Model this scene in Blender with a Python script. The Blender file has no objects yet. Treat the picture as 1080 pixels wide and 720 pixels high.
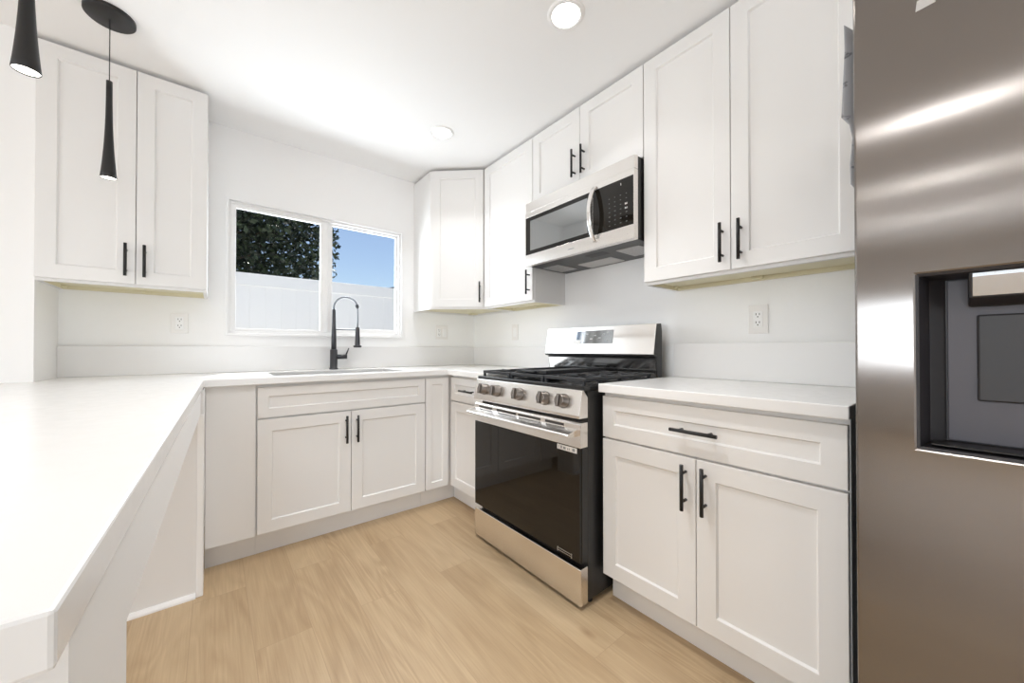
import bpy, bmesh, math, random
from mathutils import Vector, Matrix, Euler
random.seed(7)
S = bpy.context.scene
COL = S.collection
PI = math.pi

# ------------------------------------------------------------------ camera
cam_d = bpy.data.cameras.new('camera'); cam = bpy.data.objects.new('camera', cam_d); COL.objects.link(cam)
cam_d.sensor_width = 36.0; cam_d.sensor_fit = 'HORIZONTAL'
cam_d.lens = 386.5 * 36.0 / 1080.0
cam_d.shift_y = (364.13 - 360.0) / 1080.0
cam_d.clip_start = 0.02
cam.location = (0, 0, 1.0608)
cam.rotation_euler = (PI/2 + 0.0082, 0, -0.682)
S.camera = cam

# ------------------------------------------------------------------ colour management
S.view_settings.view_transform = 'Standard'
S.view_settings.look = 'None'
S.view_settings.exposure = 1.30
S.view_settings.gamma = 1.0
S.view_settings.use_curve_mapping = False
cy = S.cycles
cy.max_bounces = 14; cy.diffuse_bounces = 8; cy.glossy_bounces = 6; cy.transmission_bounces = 8
cy.sample_clamp_indirect = 6.0
cy.caustics_reflective = False; cy.caustics_refractive = False

# ------------------------------------------------------------------ world: daylight sky
W = bpy.data.worlds.new('world'); S.world = W; W.use_nodes = True
wn = W.node_tree.nodes; wl = W.node_tree.links
sky = wn.new('ShaderNodeTexSky'); sky.sky_type = 'NISHITA'; sky.sun_disc = False
sky.sun_elevation = math.radians(62); sky.sun_rotation = math.radians(15); sky.air_density = 1.0; sky.dust_density = 0.6; sky.ozone_density = 1.5
wl.new(sky.outputs['Color'], wn['Background'].inputs['Color'])
wn['Background'].inputs['Strength'].default_value = 0.0485

def lamp(name, kind, loc, rot, energy, color=(1,1,1), **kw):
    d = bpy.data.lights.new(name, kind); d.energy = energy; d.color = color
    for k, v in kw.items(): setattr(d, k, v)
    o = bpy.data.objects.new(name, d); COL.objects.link(o); o.location = loc; o.rotation_euler = rot
    return o

def aim(v):                                   # rotation that points a lamp's -Z along v
    return Vector(v).to_track_quat('-Z', 'Y').to_euler()

# the sun stands high behind the garden fence and falls through the sink window
lamp('sun', 'SUN', (2, 9, 12), aim((-0.18, -0.50, -0.95)), 1.8, (1.0, 0.97, 0.93), angle=math.radians(0.6))
# fill from an added door behind the camera; daylight from side and sink windows
lamp('added_door_fill', 'AREA', (0.0, -3.30, 1.15), aim((0, 1, 0.22)), 19, (0.86, 0.93, 1.0), shape='RECTANGLE', size=2.3, size_y=2.05)
lamp('daylight_side_window', 'AREA', (-5.10, -0.34, 1.26), aim((1, 0, 0.18)), 38, (0.84, 0.92, 1.0), shape='RECTANGLE', size=2.52, size_y=0.92)
lamp('daylight_sink_window', 'AREA', (0.62, 2.99, 1.57), aim((0, -1, 0.05)), 7.5, (0.86, 0.94, 1.0), shape='RECTANGLE', size=1.0, size_y=0.72)
DOWNLIGHT_W = [0.9, 1.3, 3.1, 1.5, 1.5, 1.5, 0.8, 1.5, 1.5, 3]
DOWNLIGHTS = [(1.113, 1.02), (1.113, 2.076), (0.50, 0.98), (-1.2, 0.06), (-2.4, 0.10), (-3.55, 0.17), (0.4, -1.4), (-1.2, -1.6), (-3.0, -1.6), (-2.8, 1.7)]  # first pair in view; third added to light the aisle; others out of view

# ------------------------------------------------------------------ materials
def principled(name, col, rough=0.5, metal=0.0, **kw):
    m = bpy.data.materials.new(name); m.use_nodes = True
    b = m.node_tree.nodes['Principled BSDF']
    b.inputs['Base Color'].default_value = (*col, 1); b.inputs['Roughness'].default_value = rough; b.inputs['Metallic'].default_value = metal
    for k, v in kw.items(): b.inputs[k].default_value = v
    return m

def nodes_of(m): return m.node_tree.nodes, m.node_tree.links, m.node_tree.nodes['Principled BSDF']

def grain(m, scale=(60, 60, 60), strength=0.05, dist=0.002, rough_var=0.0):
    n, l, b = nodes_of(m)
    tc = n.new('ShaderNodeTexCoord'); mp = n.new('ShaderNodeMapping'); mp.inputs['Scale'].default_value = scale
    nz = n.new('ShaderNodeTexNoise'); nz.inputs['Scale'].default_value = 1.0; nz.inputs['Detail'].default_value = 3
    bp = n.new('ShaderNodeBump'); bp.inputs['Strength'].default_value = strength; bp.inputs['Distance'].default_value = dist
    l.new(tc.outputs['Object'], mp.inputs['Vector']); l.new(mp.outputs['Vector'], nz.inputs['Vector'])
    l.new(nz.outputs['Fac'], bp.inputs['Height']); l.new(bp.outputs['Normal'], b.inputs['Normal'])
    if rough_var:
        r0 = b.inputs['Roughness'].default_value
        mr = n.new('ShaderNodeMapRange'); mr.inputs['To Min'].default_value = r0 - rough_var; mr.inputs['To Max'].default_value = r0 + rough_var
        l.new(nz.outputs['Fac'], mr.inputs['Value']); l.new(mr.outputs['Result'], b.inputs['Roughness'])
    return m

def brushed(name, col, rough, aniso=0.75, rot=0.0, wave=0.0, scale=(500, 500, 3)):
    m = principled(name, col, rough, 1.0)
    n, l, b = nodes_of(m)
    b.inputs['Anisotropic'].default_value = aniso; b.inputs['Anisotropic Rotation'].default_value = rot
    tg = n.new('ShaderNodeTangent'); tg.direction_type = 'RADIAL'; tg.axis = 'Z'; l.new(tg.outputs['Tangent'], b.inputs['Tangent'])
    tc = n.new('ShaderNodeTexCoord'); mp = n.new('ShaderNodeMapping'); mp.inputs['Scale'].default_value = scale
    nz = n.new('ShaderNodeTexNoise'); nz.inputs['Scale'].default_value = 1.0; nz.inputs['Detail'].default_value = 2
    l.new(tc.outputs['Object'], mp.inputs['Vector']); l.new(mp.outputs['Vector'], nz.inputs['Vector'])
    bp = n.new('ShaderNodeBump'); bp.inputs['Strength'].default_value = 0.012; bp.inputs['Distance'].default_value = 0.001
    l.new(nz.outputs['Fac'], bp.inputs['Height'])
    if wave:
        n2 = n.new('ShaderNodeTexNoise'); n2.inputs['Scale'].default_value = 3.0; n2.inputs['Detail'].default_value = 0
        b2 = n.new('ShaderNodeBump'); b2.inputs['Strength'].default_value = wave; b2.inputs['Distance'].default_value = 0.01
        l.new(tc.outputs['Object'], n2.inputs['Vector']); l.new(n2.outputs['Fac'], b2.inputs['Height']); l.new(b2.outputs['Normal'], bp.inputs['Normal'])
    l.new(bp.outputs['Normal'], b.inputs['Normal'])
    return m

M = {}
M['wall'] = grain(principled('wall_paint', (0.90, 0.895, 0.89), 0.6), (90, 90, 90), 0.04)
M['ceiling'] = grain(principled('ceiling_paint', (0.91, 0.91, 0.91), 0.7), (120, 120, 120), 0.04)
M['trim'] = principled('white_trim', (0.88, 0.875, 0.87), 0.35)
M['cabinet'] = grain(principled('cabinet_paint', (0.79, 0.778, 0.764), 0.52), (150, 150, 20), 0.02, 0.001)
M['raw'] = grain(principled('raw_edge_wood', (0.74, 0.69, 0.50), 0.6), (10, 90, 90), 0.1)
M['quartz'] = grain(principled('white_quartz', (0.80, 0.79, 0.78), 0.22), (40, 40, 40), 0.015, 0.001, 0.03)
M['black'] = principled('matte_black_metal', (0.018, 0.017, 0.017), 0.42, 0.3)
M['gunmetal'] = principled('dark_grey_metal', (0.055, 0.055, 0.06), 0.35, 0.6)
M['steel'] = brushed('brushed_steel', (0.84, 0.81, 0.78), 0.25, 0.6, 0.0, 0.0, (3, 500, 500))
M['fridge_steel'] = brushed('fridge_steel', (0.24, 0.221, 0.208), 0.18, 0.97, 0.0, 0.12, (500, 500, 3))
M['bright_steel'] = principled('polished_steel', (0.86, 0.84, 0.82), 0.18, 1.0)
M['charcoal'] = grain(principled('charcoal_enamel', (0.016, 0.0155, 0.0155), 0.35), (200, 200, 200), 0.03)
M['black_enamel'] = principled('black_enamel', (0.010, 0.010, 0.010), 0.25)
M['iron'] = grain(principled('cast_iron', (0.022, 0.023, 0.026), 0.5, 0.1), (400, 400, 400), 0.15)
M['black_glass'] = principled('black_glass', (0.010, 0.008, 0.006), 0.04, 0.0, **{'Specular IOR Level': 0.38})
M['mw_glass'] = principled('microwave_window_glass', (0.10, 0.11, 0.115), 0.05, 0.0, **{'Specular IOR Level': 1.0, 'IOR': 2.3})
M['knob'] = brushed('knob_bronze', (0.22, 0.195, 0.175), 0.34, 0.4, 0.0)
M['grey_plastic'] = principled('dispenser_grey', (0.085, 0.080, 0.096), 0.45)
M['dark_plastic'] = principled('dark_plastic', (0.022, 0.020, 0.022), 0.45)
M['lens'] = grain(principled('pale_lens', (0.55, 0.54, 0.53), 0.4), (200, 200, 200), 0.3)
M['filter'] = principled('mesh_filter', (0.50, 0.49, 0.48), 0.4, 0.8)
M['paper'] = principled('paper', (0.80, 0.80, 0.82), 0.8)
M['outlet'] = principled('outlet_plastic', (0.84, 0.82, 0.80), 0.3)
M['slot'] = principled('dark_slot', (0.05, 0.045, 0.04), 0.6)
M['mark'] = principled('grey_print', (0.30, 0.31, 0.32), 0.5)
M['chrome'] = principled('chrome', (0.55, 0.57, 0.60), 0.12, 1.0)
M['neck'] = principled('neck_metal', (0.20, 0.21, 0.23), 0.3, 0.9)
M['key'] = principled('dim_print', (0.10, 0.105, 0.11), 0.5)
M['sink'] = principled('sink_steel', (0.55, 0.55, 0.55), 0.3, 1.0)
M['fence'] = principled('white_vinyl', (0.92, 0.91, 0.87), 0.5)
M['bark'] = grain(principled('bark', (0.10, 0.075, 0.05), 0.9), (15, 15, 3), 0.6, 0.02)
M['patio'] = grain(principled('patio_concrete', (0.80, 0.79, 0.77), 0.85), (8, 8, 8), 0.3)
M['roof'] = principled('dark_shingles', (0.05, 0.05, 0.055), 0.8)
M['stucco'] = principled('stucco', (0.6, 0.56, 0.5), 0.9)

def filter_mat():
    n, l, b = nodes_of(M['filter'])
    tc = n.new('ShaderNodeTexCoord'); mp = n.new('ShaderNodeMapping'); mp.inputs['Scale'].default_value = (130, 130, 130); mp.inputs['Rotation'].default_value = (0, 0, 0.785)
    ck = n.new('ShaderNodeTexChecker'); ck.inputs['Scale'].default_value = 1.0
    ck.inputs['Color1'].default_value = (0.62, 0.61, 0.60, 1); ck.inputs['Color2'].default_value = (0.34, 0.33, 0.33, 1)
    l.new(tc.outputs['Object'], mp.inputs['Vector']); l.new(mp.outputs['Vector'], ck.inputs['Vector']); l.new(ck.outputs['Color'], b.inputs['Base Color'])
filter_mat()

def paper_mat():
    n, l, b = nodes_of(M['paper'])
    tc = n.new('ShaderNodeTexCoord'); mp = n.new('ShaderNodeMapping'); mp.inputs['Scale'].default_value = (40, 40, 55)
    nz = n.new('ShaderNodeTexNoise'); nz.inputs['Scale'].default_value = 1.0; nz.inputs['Detail'].default_value = 4
    cr = n.new('ShaderNodeValToRGB'); cr.color_ramp.elements[0].position = 0.36; cr.color_ramp.elements[0].color = (0.14, 0.145, 0.155, 1)
    cr.color_ramp.elements[1].position = 0.43; cr.color_ramp.elements[1].color = (0.36, 0.36, 0.375, 1)
    l.new(tc.outputs['Object'], mp.inputs['Vector']); l.new(mp.outputs['Vector'], nz.inputs['Vector']); l.new(nz.outputs['Fac'], cr.inputs['Fac']); l.new(cr.outputs['Color'], b.inputs['Base Color'])
paper_mat()

def leaf_mat():
    m = principled('dark_leaves', (0.03, 0.05, 0.02), 0.5); n, l, b = nodes_of(m)
    oi = n.new('ShaderNodeNewGeometry'); cr = n.new('ShaderNodeValToRGB')
    cr.color_ramp.elements[0].color = (0.010, 0.017, 0.010, 1); cr.color_ramp.elements[1].color = (0.060, 0.085, 0.035, 1)
    l.new(oi.outputs['Random Per Island'], cr.inputs['Fac']); l.new(cr.outputs['Color'], b.inputs['Base Color'])
    return m
M['leaf'] = leaf_mat()

def floor_mat():
    m = principled('oak_vinyl_planks', (0.6, 0.45, 0.28), 0.42); n, l, b = nodes_of(m)
    tc = n.new('ShaderNodeTexCoord')
    sw = n.new('ShaderNodeMapping'); sw.inputs['Rotation'].default_value = (0, 0, PI/2); sw.inputs['Location'].default_value = (0.35, 0.065, 0)
    l.new(tc.outputs['Object'], sw.inputs['Vector'])
    br = n.new('ShaderNodeTexBrick'); br.offset = 0.37; br.inputs['Scale'].default_value = 1.0
    br.inputs['Brick Width'].default_value = 1.22; br.inputs['Row Height'].default_value = 0.18
    br.inputs['Mortar Size'].default_value = 0.0011; br.inputs['Mortar Smooth'].default_value = 0.2; br.inputs['Bias'].default_value = 0.0
    br.inputs['Color1'].default_value = (0, 0, 0, 1); br.inputs['Color2'].default_value = (1, 1, 1, 1); br.inputs['Mortar'].default_value = (0.5, 0.5, 0.5, 1)
    l.new(sw.outputs['Vector'], br.inputs['Vector'])
    # each plank shifts the grain field
    sc = n.new('ShaderNodeVectorMath'); sc.operation = 'SCALE'; sc.inputs['Scale'].default_value = 7.3
    l.new(br.outputs['Color'], sc.inputs[0])
    ad = n.new('ShaderNodeVectorMath'); ad.operation = 'ADD'; l.new(tc.outputs['Object'], ad.inputs[0]); l.new(sc.outputs['Vector'], ad.inputs[1])
    m1 = n.new('ShaderNodeMapping'); m1.inputs['Scale'].default_value = (6.5, 0.9, 1); l.new(ad.outputs['Vector'], m1.inputs['Vector'])
    n1 = n.new('ShaderNodeTexNoise'); n1.inputs['Scale'].default_value = 1.0; n1.inputs['Detail'].default_value = 1.5; n1.inputs['Distortion'].default_value = 0.5
    l.new(m1.outputs['Vector'], n1.inputs['Vector'])
    mu = n.new('ShaderNodeMath'); mu.operation = 'MULTIPLY'; mu.inputs[1].default_value = 11.0; l.new(n1.outputs['Fac'], mu.inputs[0])
    sn = n.new('ShaderNodeMath'); sn.operation = 'PINGPONG'; sn.inputs[1].default_value = 0.5; l.new(mu.outputs[0], sn.inputs[0])
    m2 = n.new('ShaderNodeMapping'); m2.inputs['Scale'].default_value = (150, 4, 1); l.new(ad.outputs['Vector'], m2.inputs['Vector'])
    n2 = n.new('ShaderNodeTexNoise'); n2.inputs['Scale'].default_value = 1.0; n2.inputs['Detail'].default_value = 4; n2.inputs['Roughness'].default_value = 0.65
    l.new(m2.outputs['Vector'], n2.inputs['Vector'])
    m3 = n.new('ShaderNodeMapping'); m3.inputs['Scale'].default_value = (5, 1.1, 1); l.new(ad.outputs['Vector'], m3.inputs['Vector'])
    n3 = n.new('ShaderNodeTexNoise'); n3.inputs['Scale'].default_value = 1.0; n3.inputs['Detail'].default_value = 3; l.new(m3.outputs['Vector'], n3.inputs['Vector'])
    def mix(f, a, c):
        x = n.new('ShaderNodeMix'); x.data_type = 'RGBA'
        if isinstance(f, float): x.inputs[0].default_value = f
        else: l.new(f, x.inputs[0])
        for s, v in ((6, a), (7, c)):
            if isinstance(v, tuple): x.inputs[s].default_value = (*v, 1)
            else: l.new(v, x.inputs[s])
        return x.outputs[2]
    base = mix(br.outputs['Color'], FL_A, FL_B)
    r1 = n.new('ShaderNodeMapRange'); r1.inputs['From Max'].default_value = 0.5; r1.inputs['To Max'].default_value = 0.36; l.new(sn.outputs[0], r1.inputs['Value'])
    c1 = mix(r1.outputs[0], base, FL_DARK)
    r2 = n.new('ShaderNodeMapRange'); r2.inputs['From Min'].default_value = 0.35; r2.inputs['From Max'].default_value = 0.75; r2.inputs['To Max'].default_value = 0.60; l.new(n2.outputs['Fac'], r2.inputs['Value'])
    c2 = mix(r2.outputs[0], c1, FL_DARK)
    r3 = n.new('ShaderNodeMapRange'); r3.inputs['From Min'].default_value = 0.35; r3.inputs['From Max'].default_value = 0.7; r3.inputs['To Max'].default_value = 0.5; l.new(n3.outputs['Fac'], r3.inputs['Value'])
    c3 = mix(r3.outputs[0], c2, FL_LIGHT)
    # knots
    vm = n.new('ShaderNodeMapping'); vm.inputs['Scale'].default_value = (2.6, 1.1, 1); l.new(ad.outputs['Vector'], vm.inputs['Vector'])
    vo = n.new('ShaderNodeTexVoronoi'); vo.inputs['Scale'].default_value = 1.0; l.new(vm.outputs['Vector'], vo.inputs['Vector'])
    r4 = n.new('ShaderNodeMapRange'); r4.inputs['From Min'].default_value = 0.0; r4.inputs['From Max'].default_value = 0.05; r4.inputs['To Min'].default_value = 0.75; r4.inputs['To Max'].default_value = 0.0; l.new(vo.outputs['Distance'], r4.inputs['Value'])
    c4 = mix(r4.outputs[0], c3, (0.30, 0.19, 0.10))
    c5 = mix(br.outputs['Fac'], c4, (0.40, 0.285, 0.17))
    l.new(c5, b.inputs['Base Color'])
    bp = n.new('ShaderNodeBump'); bp.inputs['Strength'].default_value = 0.12; bp.inputs['Distance'].default_value = 0.001
    l.new(n2.outputs['Fac'], bp.inputs['Height']); l.new(bp.outputs['Normal'], b.inputs['Normal'])
    return m
FL_A, FL_B = (0.55, 0.405, 0.245), (0.47, 0.335, 0.195)
FL_DARK, FL_LIGHT = (0.30, 0.195, 0.105), (0.60, 0.455, 0.285)
M['floor'] = floor_mat()

def emission(name, col, strength):
    m = bpy.data.materials.new(name); m.use_nodes = True; n = m.node_tree.nodes
    b = n['Principled BSDF']; b.inputs['Base Color'].default_value = (0.9, 0.9, 0.9, 1)
    b.inputs['Emission Color'].default_value = (*col, 1); b.inputs['Emission Strength'].default_value = strength
    return m
M['lamp'] = emission('lit_diffuser', (1.0, 0.97, 0.92), 5.0)
M['pendant_lamp'] = emission('lit_pendant_tip', (1.0, 0.95, 0.86), 3.0)

def glass_mat():
    m = bpy.data.materials.new('window_glass'); m.use_nodes = True; n = m.node_tree.nodes; l = m.node_tree.links
    for x in list(n): n.remove(x)
    out = n.new('ShaderNodeOutputMaterial'); mx = n.new('ShaderNodeMixShader'); tr = n.new('ShaderNodeBsdfTransparent'); gl = n.new('ShaderNodeBsdfGlossy')
    gl.inputs['Roughness'].default_value = 0.0; fr = n.new('ShaderNodeFresnel'); fr.inputs['IOR'].default_value = 1.10
    l.new(fr.outputs[0], mx.inputs[0]); l.new(tr.outputs[0], mx.inputs[1]); l.new(gl.outputs[0], mx.inputs[2]); l.new(mx.outputs[0], out.inputs[0])
    return m
M['glass'] = glass_mat()

# ------------------------------------------------------------------ mesh helpers
def box(bm, x0, x1, y0, y1, z0, z1, bev=0.0, seg=1):
    x0, x1 = min(x0, x1), max(x0, x1); y0, y1 = min(y0, y1), max(y0, y1); z0, z1 = min(z0, z1), max(z0, z1)
    v = [bm.verts.new((x, y, z)) for x in (x0, x1) for y in (y0, y1) for z in (z0, z1)]
    f = [(0,1,3,2), (4,6,7,5), (0,4,5,1), (2,3,7,6), (0,2,6,4), (1,5,7,3)]
    fs = [bm.faces.new([v[i] for i in q]) for q in f]
    if bev > 0:
        es = list({e for q in fs for e in q.edges})
        bmesh.ops.bevel(bm, geom=es, offset=bev, segments=seg, profile=0.5, affect='EDGES')

def prism(bm, pts, a, b, axis='x', bev=0.0):
    """polygon pts extruded along axis from a to b. pts: (y,z) for x, (x,z) for y, (x,y) for z"""
    def P(p, t):
        return {'x': (t, p[0], p[1]), 'y': (p[0], t, p[1]), 'z': (p[0], p[1], t)}[axis]
    A = [bm.verts.new(P(p, a)) for p in pts]; B = [bm.verts.new(P(p, b)) for p in pts]
    n = len(pts); fs = [bm.faces.new(A), bm.faces.new(B[::-1])]
    for i in range(n): fs.append(bm.faces.new((A[i], B[i], B[(i+1) % n], A[(i+1) % n])))
    bmesh.ops.recalc_face_normals(bm, faces=fs)
    if bev > 0:
        bmesh.ops.bevel(bm, geom=list({e for q in fs for e in q.edges}), offset=bev, segments=2, profile=0.5, affect='EDGES')

def tube(bm, pts, r, seg=12, caps=True):
    """round tube along pts; r a number or list"""
    pts = [Vector(p) for p in pts]; n = len(pts); rr = r if isinstance(r, (list, tuple)) else [r] * n
    rings = []; prev = None
    for i, p in enumerate(pts):
        t = (pts[min(i+1, n-1)] - pts[max(i-1, 0)]).normalized()
        if prev is None:
            u = t.orthogonal().normalized()
        else:
            u = (prev - t * prev.dot(t)).normalized()
        prev = u; w = t.cross(u)
        rings.append([bm.verts.new(p + (u * math.cos(a) + w * math.sin(a)) * rr[i]) for a in [2*PI*k/seg for k in range(seg)]])
    for A, B in zip(rings, rings[1:]):
        for k in range(seg):
            f = bm.faces.new((A[k], A[(k+1) % seg], B[(k+1) % seg], B[k])); f.smooth = True
    if caps:
        bm.faces.new(rings[0][::-1]); bm.faces.new(rings[-1])

def lathe(bm, prof, c=(0, 0, 0), axis='z', seg=32, smooth=True, cap0=True, cap1=True):
    """prof: list of (r, h)."""
    def P(r, h, a):
        u, v = r*math.cos(a), r*math.sin(a)
        q = {'z': (u, v, h), 'y': (u, h, v), 'x': (h, u, v)}[axis]
        return (q[0]+c[0], q[1]+c[1], q[2]+c[2])
    rings = [[bm.verts.new(P(r, h, 2*PI*k/seg)) for k in range(seg)] for r, h in prof]
    fs = []
    for A, B in zip(rings, rings[1:]):
        for k in range(seg):
            f = bm.faces.new((A[k], A[(k+1) % seg], B[(k+1) % seg], B[k])); f.smooth = smooth; fs.append(f)
    if cap0: fs.append(bm.faces.new(rings[0]))
    if cap1: fs.append(bm.faces.new(rings[-1]))
    bmesh.ops.recalc_face_normals(bm, faces=fs)

def cells(bm, xs, ys, mask, z0, z1, warp=None):
    """solid slab made of grid cells; mask(i,j) True where filled. warp(x,y)->(x,y)"""
    w = warp or (lambda x, y: (x, y)); V = {}
    def v(i, j, k):
        if (i, j, k) not in V: V[(i, j, k)] = bm.verts.new((*w(xs[i], ys[j]), (z0, z1)[k]))
        return V[(i, j, k)]
    nx, ny = len(xs)-1, len(ys)-1
    on = lambda i, j: 0 <= i < nx and 0 <= j < ny and mask(i, j)
    for i in range(nx):
        for j in range(ny):
            if not on(i, j): continue
            bm.faces.new((v(i,j,1), v(i+1,j,1), v(i+1,j+1,1), v(i,j+1,1))); bm.faces.new((v(i,j,0), v(i,j+1,0), v(i+1,j+1,0), v(i+1,j,0)))
            if not on(i-1, j): bm.faces.new((v(i,j,0), v(i,j,1), v(i,j+1,1), v(i,j+1,0)))
            if not on(i+1, j): bm.faces.new((v(i+1,j,0), v(i+1,j+1,0), v(i+1,j+1,1), v(i+1,j,1)))
            if not on(i, j-1): bm.faces.new((v(i,j,0), v(i+1,j,0), v(i+1,j,1), v(i,j,1)))
            if not on(i, j+1): bm.faces.new((v(i,j+1,0), v(i,j+1,1), v(i+1,j+1,1), v(i+1,j+1,0)))

def wall_y(bm, y0, y1, x0, x1, z0, z1, holes):      # wall slab facing y with rectangular holes (x0,x1,z0,z1)
    xs = sorted({x0, x1, *[h[0] for h in holes], *[h[1] for h in holes]}); zs = sorted({z0, z1, *[h[2] for h in holes], *[h[3] for h in holes]})
    def m(i, j):
        cx, cz = (xs[i]+xs[i+1])/2, (zs[j]+zs[j+1])/2
        return not any(h[0] < cx < h[1] and h[2] < cz < h[3] for h in holes)
    cells(bm, xs, zs, m, y0, y1)
    for q in bm.verts: q.co = Vector((q.co.x, q.co.z, q.co.y))
    bmesh.ops.recalc_face_normals(bm, faces=bm.faces)

def obj(name, bm, mat, parent=None, loc=None, rot=None, bevel=0.0):
    me = bpy.data.meshes.new(name); bm.to_mesh(me); bm.free()
    for m in (mat if isinstance(mat, (list, tuple)) else [mat]): me.materials.append(m)
    o = bpy.data.objects.new(name, me); COL.objects.link(o)
    if parent: o.parent = parent
    if loc: o.location = loc
    if rot: o.rotation_euler = rot
    if bevel:
        md = o.modifiers.new('edge', 'BEVEL'); md.width = bevel; md.segments = 2; md.limit_method = 'ANGLE'; md.angle_limit = math.radians(40)
    return o

def part(name, mat, parent, fn, **kw):
    bm = bmesh.new(); fn(bm); return obj(name, bm, mat, parent, **kw)

def tag(o, label, cat, group=None):
    o['label'] = label; o['category'] = cat
    if group: o['group'] = group
    return o

def thing(name, label, cat, loc=(0,0,0), rz=0.0, group=None):
    o = bpy.data.objects.new(name, None); COL.objects.link(o); o.empty_display_size = 0.1
    o.location = loc; o.rotation_euler = (0, 0, rz)
    return tag(o, label, cat, group)

def struct(name, mat, fn, **kw):
    o = part(name, mat, None, fn, **kw); o['kind'] = 'structure'; return o

# ------------------------------------------------------------------ setting
XR, YB, ZC = 1.8756, 2.8622, 2.4293
XL, YF, YJ, XJ = -5.00, -3.20, 2.545, -0.6095
struct('floor', M['floor'], lambda b: box(b, XL-0.12, XR+0.12, YF-0.12, YB+0.12, -0.08, 0))
struct('ceiling', M['ceiling'], lambda b: box(b, XL-0.12, XR+0.12, YF-0.12, YB+0.12, ZC, ZC+0.1))
struct('wall_right', M['wall'], lambda b: box(b, XR, XR+0.12, YF, YB+0.12, 0, ZC))
WX0, WX1, WZ0, WZ1 = 0.062, 1.168, 1.152, 1.985
struct('wall_back', M['wall'], lambda b: wall_y(b, YB, YB+0.12, XJ, XR, 0, ZC, [(WX0, WX1, WZ0, WZ1)]))
struct('wall_back_left', M['wall'], lambda b: box(b, XL, XJ, YJ, YB+0.12, 0, ZC))
def left_wall(b):
    wall_y(b, XL-0.12, XL, YF, YJ, 0, ZC, [(-1.60, 0.92, 0.80, 1.72)])
    for q in b.verts: q.co = Vector((q.co.y, q.co.x, q.co.z))
    bmesh.ops.recalc_face_normals(b, faces=b.faces)
struct('wall_left', M['wall'], left_wall)
struct('wall_front', M['wall'], lambda b: wall_y(b, YF-0.12, YF, XL, XR, 0, ZC, [(-1.15, 1.15, 0.0, 2.15)]))
# thin smooth panel round the sink window, between the wall cabinets
def splash_panel(b):
    wall_y(b, YB-0.005, YB+0.004, -0.034, 1.2745, 1.0738, ZC, [(WX0, WX1, WZ0, WZ1)])
struct('trim_1', M['wall'], splash_panel)

def frame_ring(b, x0, x1, z0, z1, w, y0, y1, bev=0.002):     # four bars, mitred as one ring
    wall_y(b, y0, y1, x0, x1, z0, z1, [(x0+w, x1-w, z0+w, z1-w)])

# window over the sink: casing, outer frame, two sliding sashes with a pane each
def casing(b):
    wall_y(b, YB-0.019, YB+0.002, WX0-0.012, WX1+0.012, WZ0-0.012, WZ1+0.012, [(WX0+0.004, WX1-0.004, WZ0+0.004, WZ1-0.004)])
win = struct('window_1', M['trim'], casing, bevel=0.002)
part('window_frame', M['trim'], win, lambda b: wall_y(b, YB+0.004, YB+0.07, WX0, WX1, WZ0, WZ1, [(WX0+0.018, WX1-0.018, WZ0+0.020, WZ1-0.018)]), bevel=0.002)
part('left_sash', M['trim'], win, lambda b: wall_y(b, YB+0.008, YB+0.034, 0.078, 0.628, 1.172, 1.966, [(0.102, 0.580, 1.189, 1.944)]), bevel=0.002)
part('right_sash', M['trim'], win, lambda b: wall_y(b, YB+0.036, YB+0.062, 0.60, 1.150, 1.172, 1.966, [(0.664, 1.137, 1.208, 1.957)]), bevel=0.002)
part('window_pane', M['glass'], win, lambda b: box(b, 0.10, 0.582, YB+0.020, YB+0.024, 1.187, 1.946))
part('window_pane', M['glass'], win, lambda b: box(b, 0.662, 1.139, YB+0.048, YB+0.052, 1.206, 1.959))
# left window, widened for more light, and a door added behind for fill light
w2 = struct('window_2', M['trim'], lambda b: (wall_y(b, XL-0.07, XL-0.03, -1.60, 0.92, 0.80, 1.72, [(-1.56, -0.36, 0.84, 1.68), (-0.32, 0.88, 0.84, 1.68)]),
     [setattr(q, 'co', Vector((q.co.y, q.co.x, q.co.z))) for q in b.verts], bmesh.ops.recalc_face_normals(b, faces=b.faces)))
d1 = struct('door_added_1', M['trim'], lambda b: wall_y(b, YF-0.08, YF-0.03, -1.15, 1.15, 0.0, 2.15, [(-1.09, -0.03, 0.06, 2.09), (0.03, 1.09, 0.06, 2.09)]))

for y0, y1 in ((-1.57, -0.35), (-0.33, 0.89)):
    part('window_pane', M['glass'], w2, lambda b: box(b, XL-0.052, XL-0.048, y0, y1, 0.83, 1.69))
for x0, x1 in ((-1.10, -0.02), (0.02, 1.10)):
    part('added_door_pane', M['glass'], d1, lambda b: box(b, x0, x1, YF-0.057, YF-0.053, 0.05, 2.10))

# ------------------------------------------------------------------ outdoors
struct('ground', M['patio'], lambda b: box(b, -14, 18, -14, 30, -0.20, -0.12))
fence = thing('vinyl_fence', 'white vinyl privacy fence beyond the sink window', 'fence', (0, 5.0, -0.12))
FZ = 2.02
def boards(b):
    x = -3.0
    while x < 7.0:
        box(b, x, x+0.1495, 0.012, 0.034, 0.06, FZ-0.12, 0.0015); x += 0.150
part('board_panel', M['fence'], fence, boards)
part('top_rail', M['fence'], fence, lambda b: box(b, -3.0, 7.0, 0.0, 0.045, FZ-0.14, FZ, 0.004))
part('bottom_rail', M['fence'], fence, lambda b: box(b, -3.0, 7.0, 0.0, 0.045, 0.0, 0.14, 0.004))
for px in (-3.0, -0.6, 2.9, 5.3):
    part('post', M['fence'], fence, lambda b: box(b, px-0.05, px+0.05, 0.046, 0.15, 0, FZ-0.02, 0.004))

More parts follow.
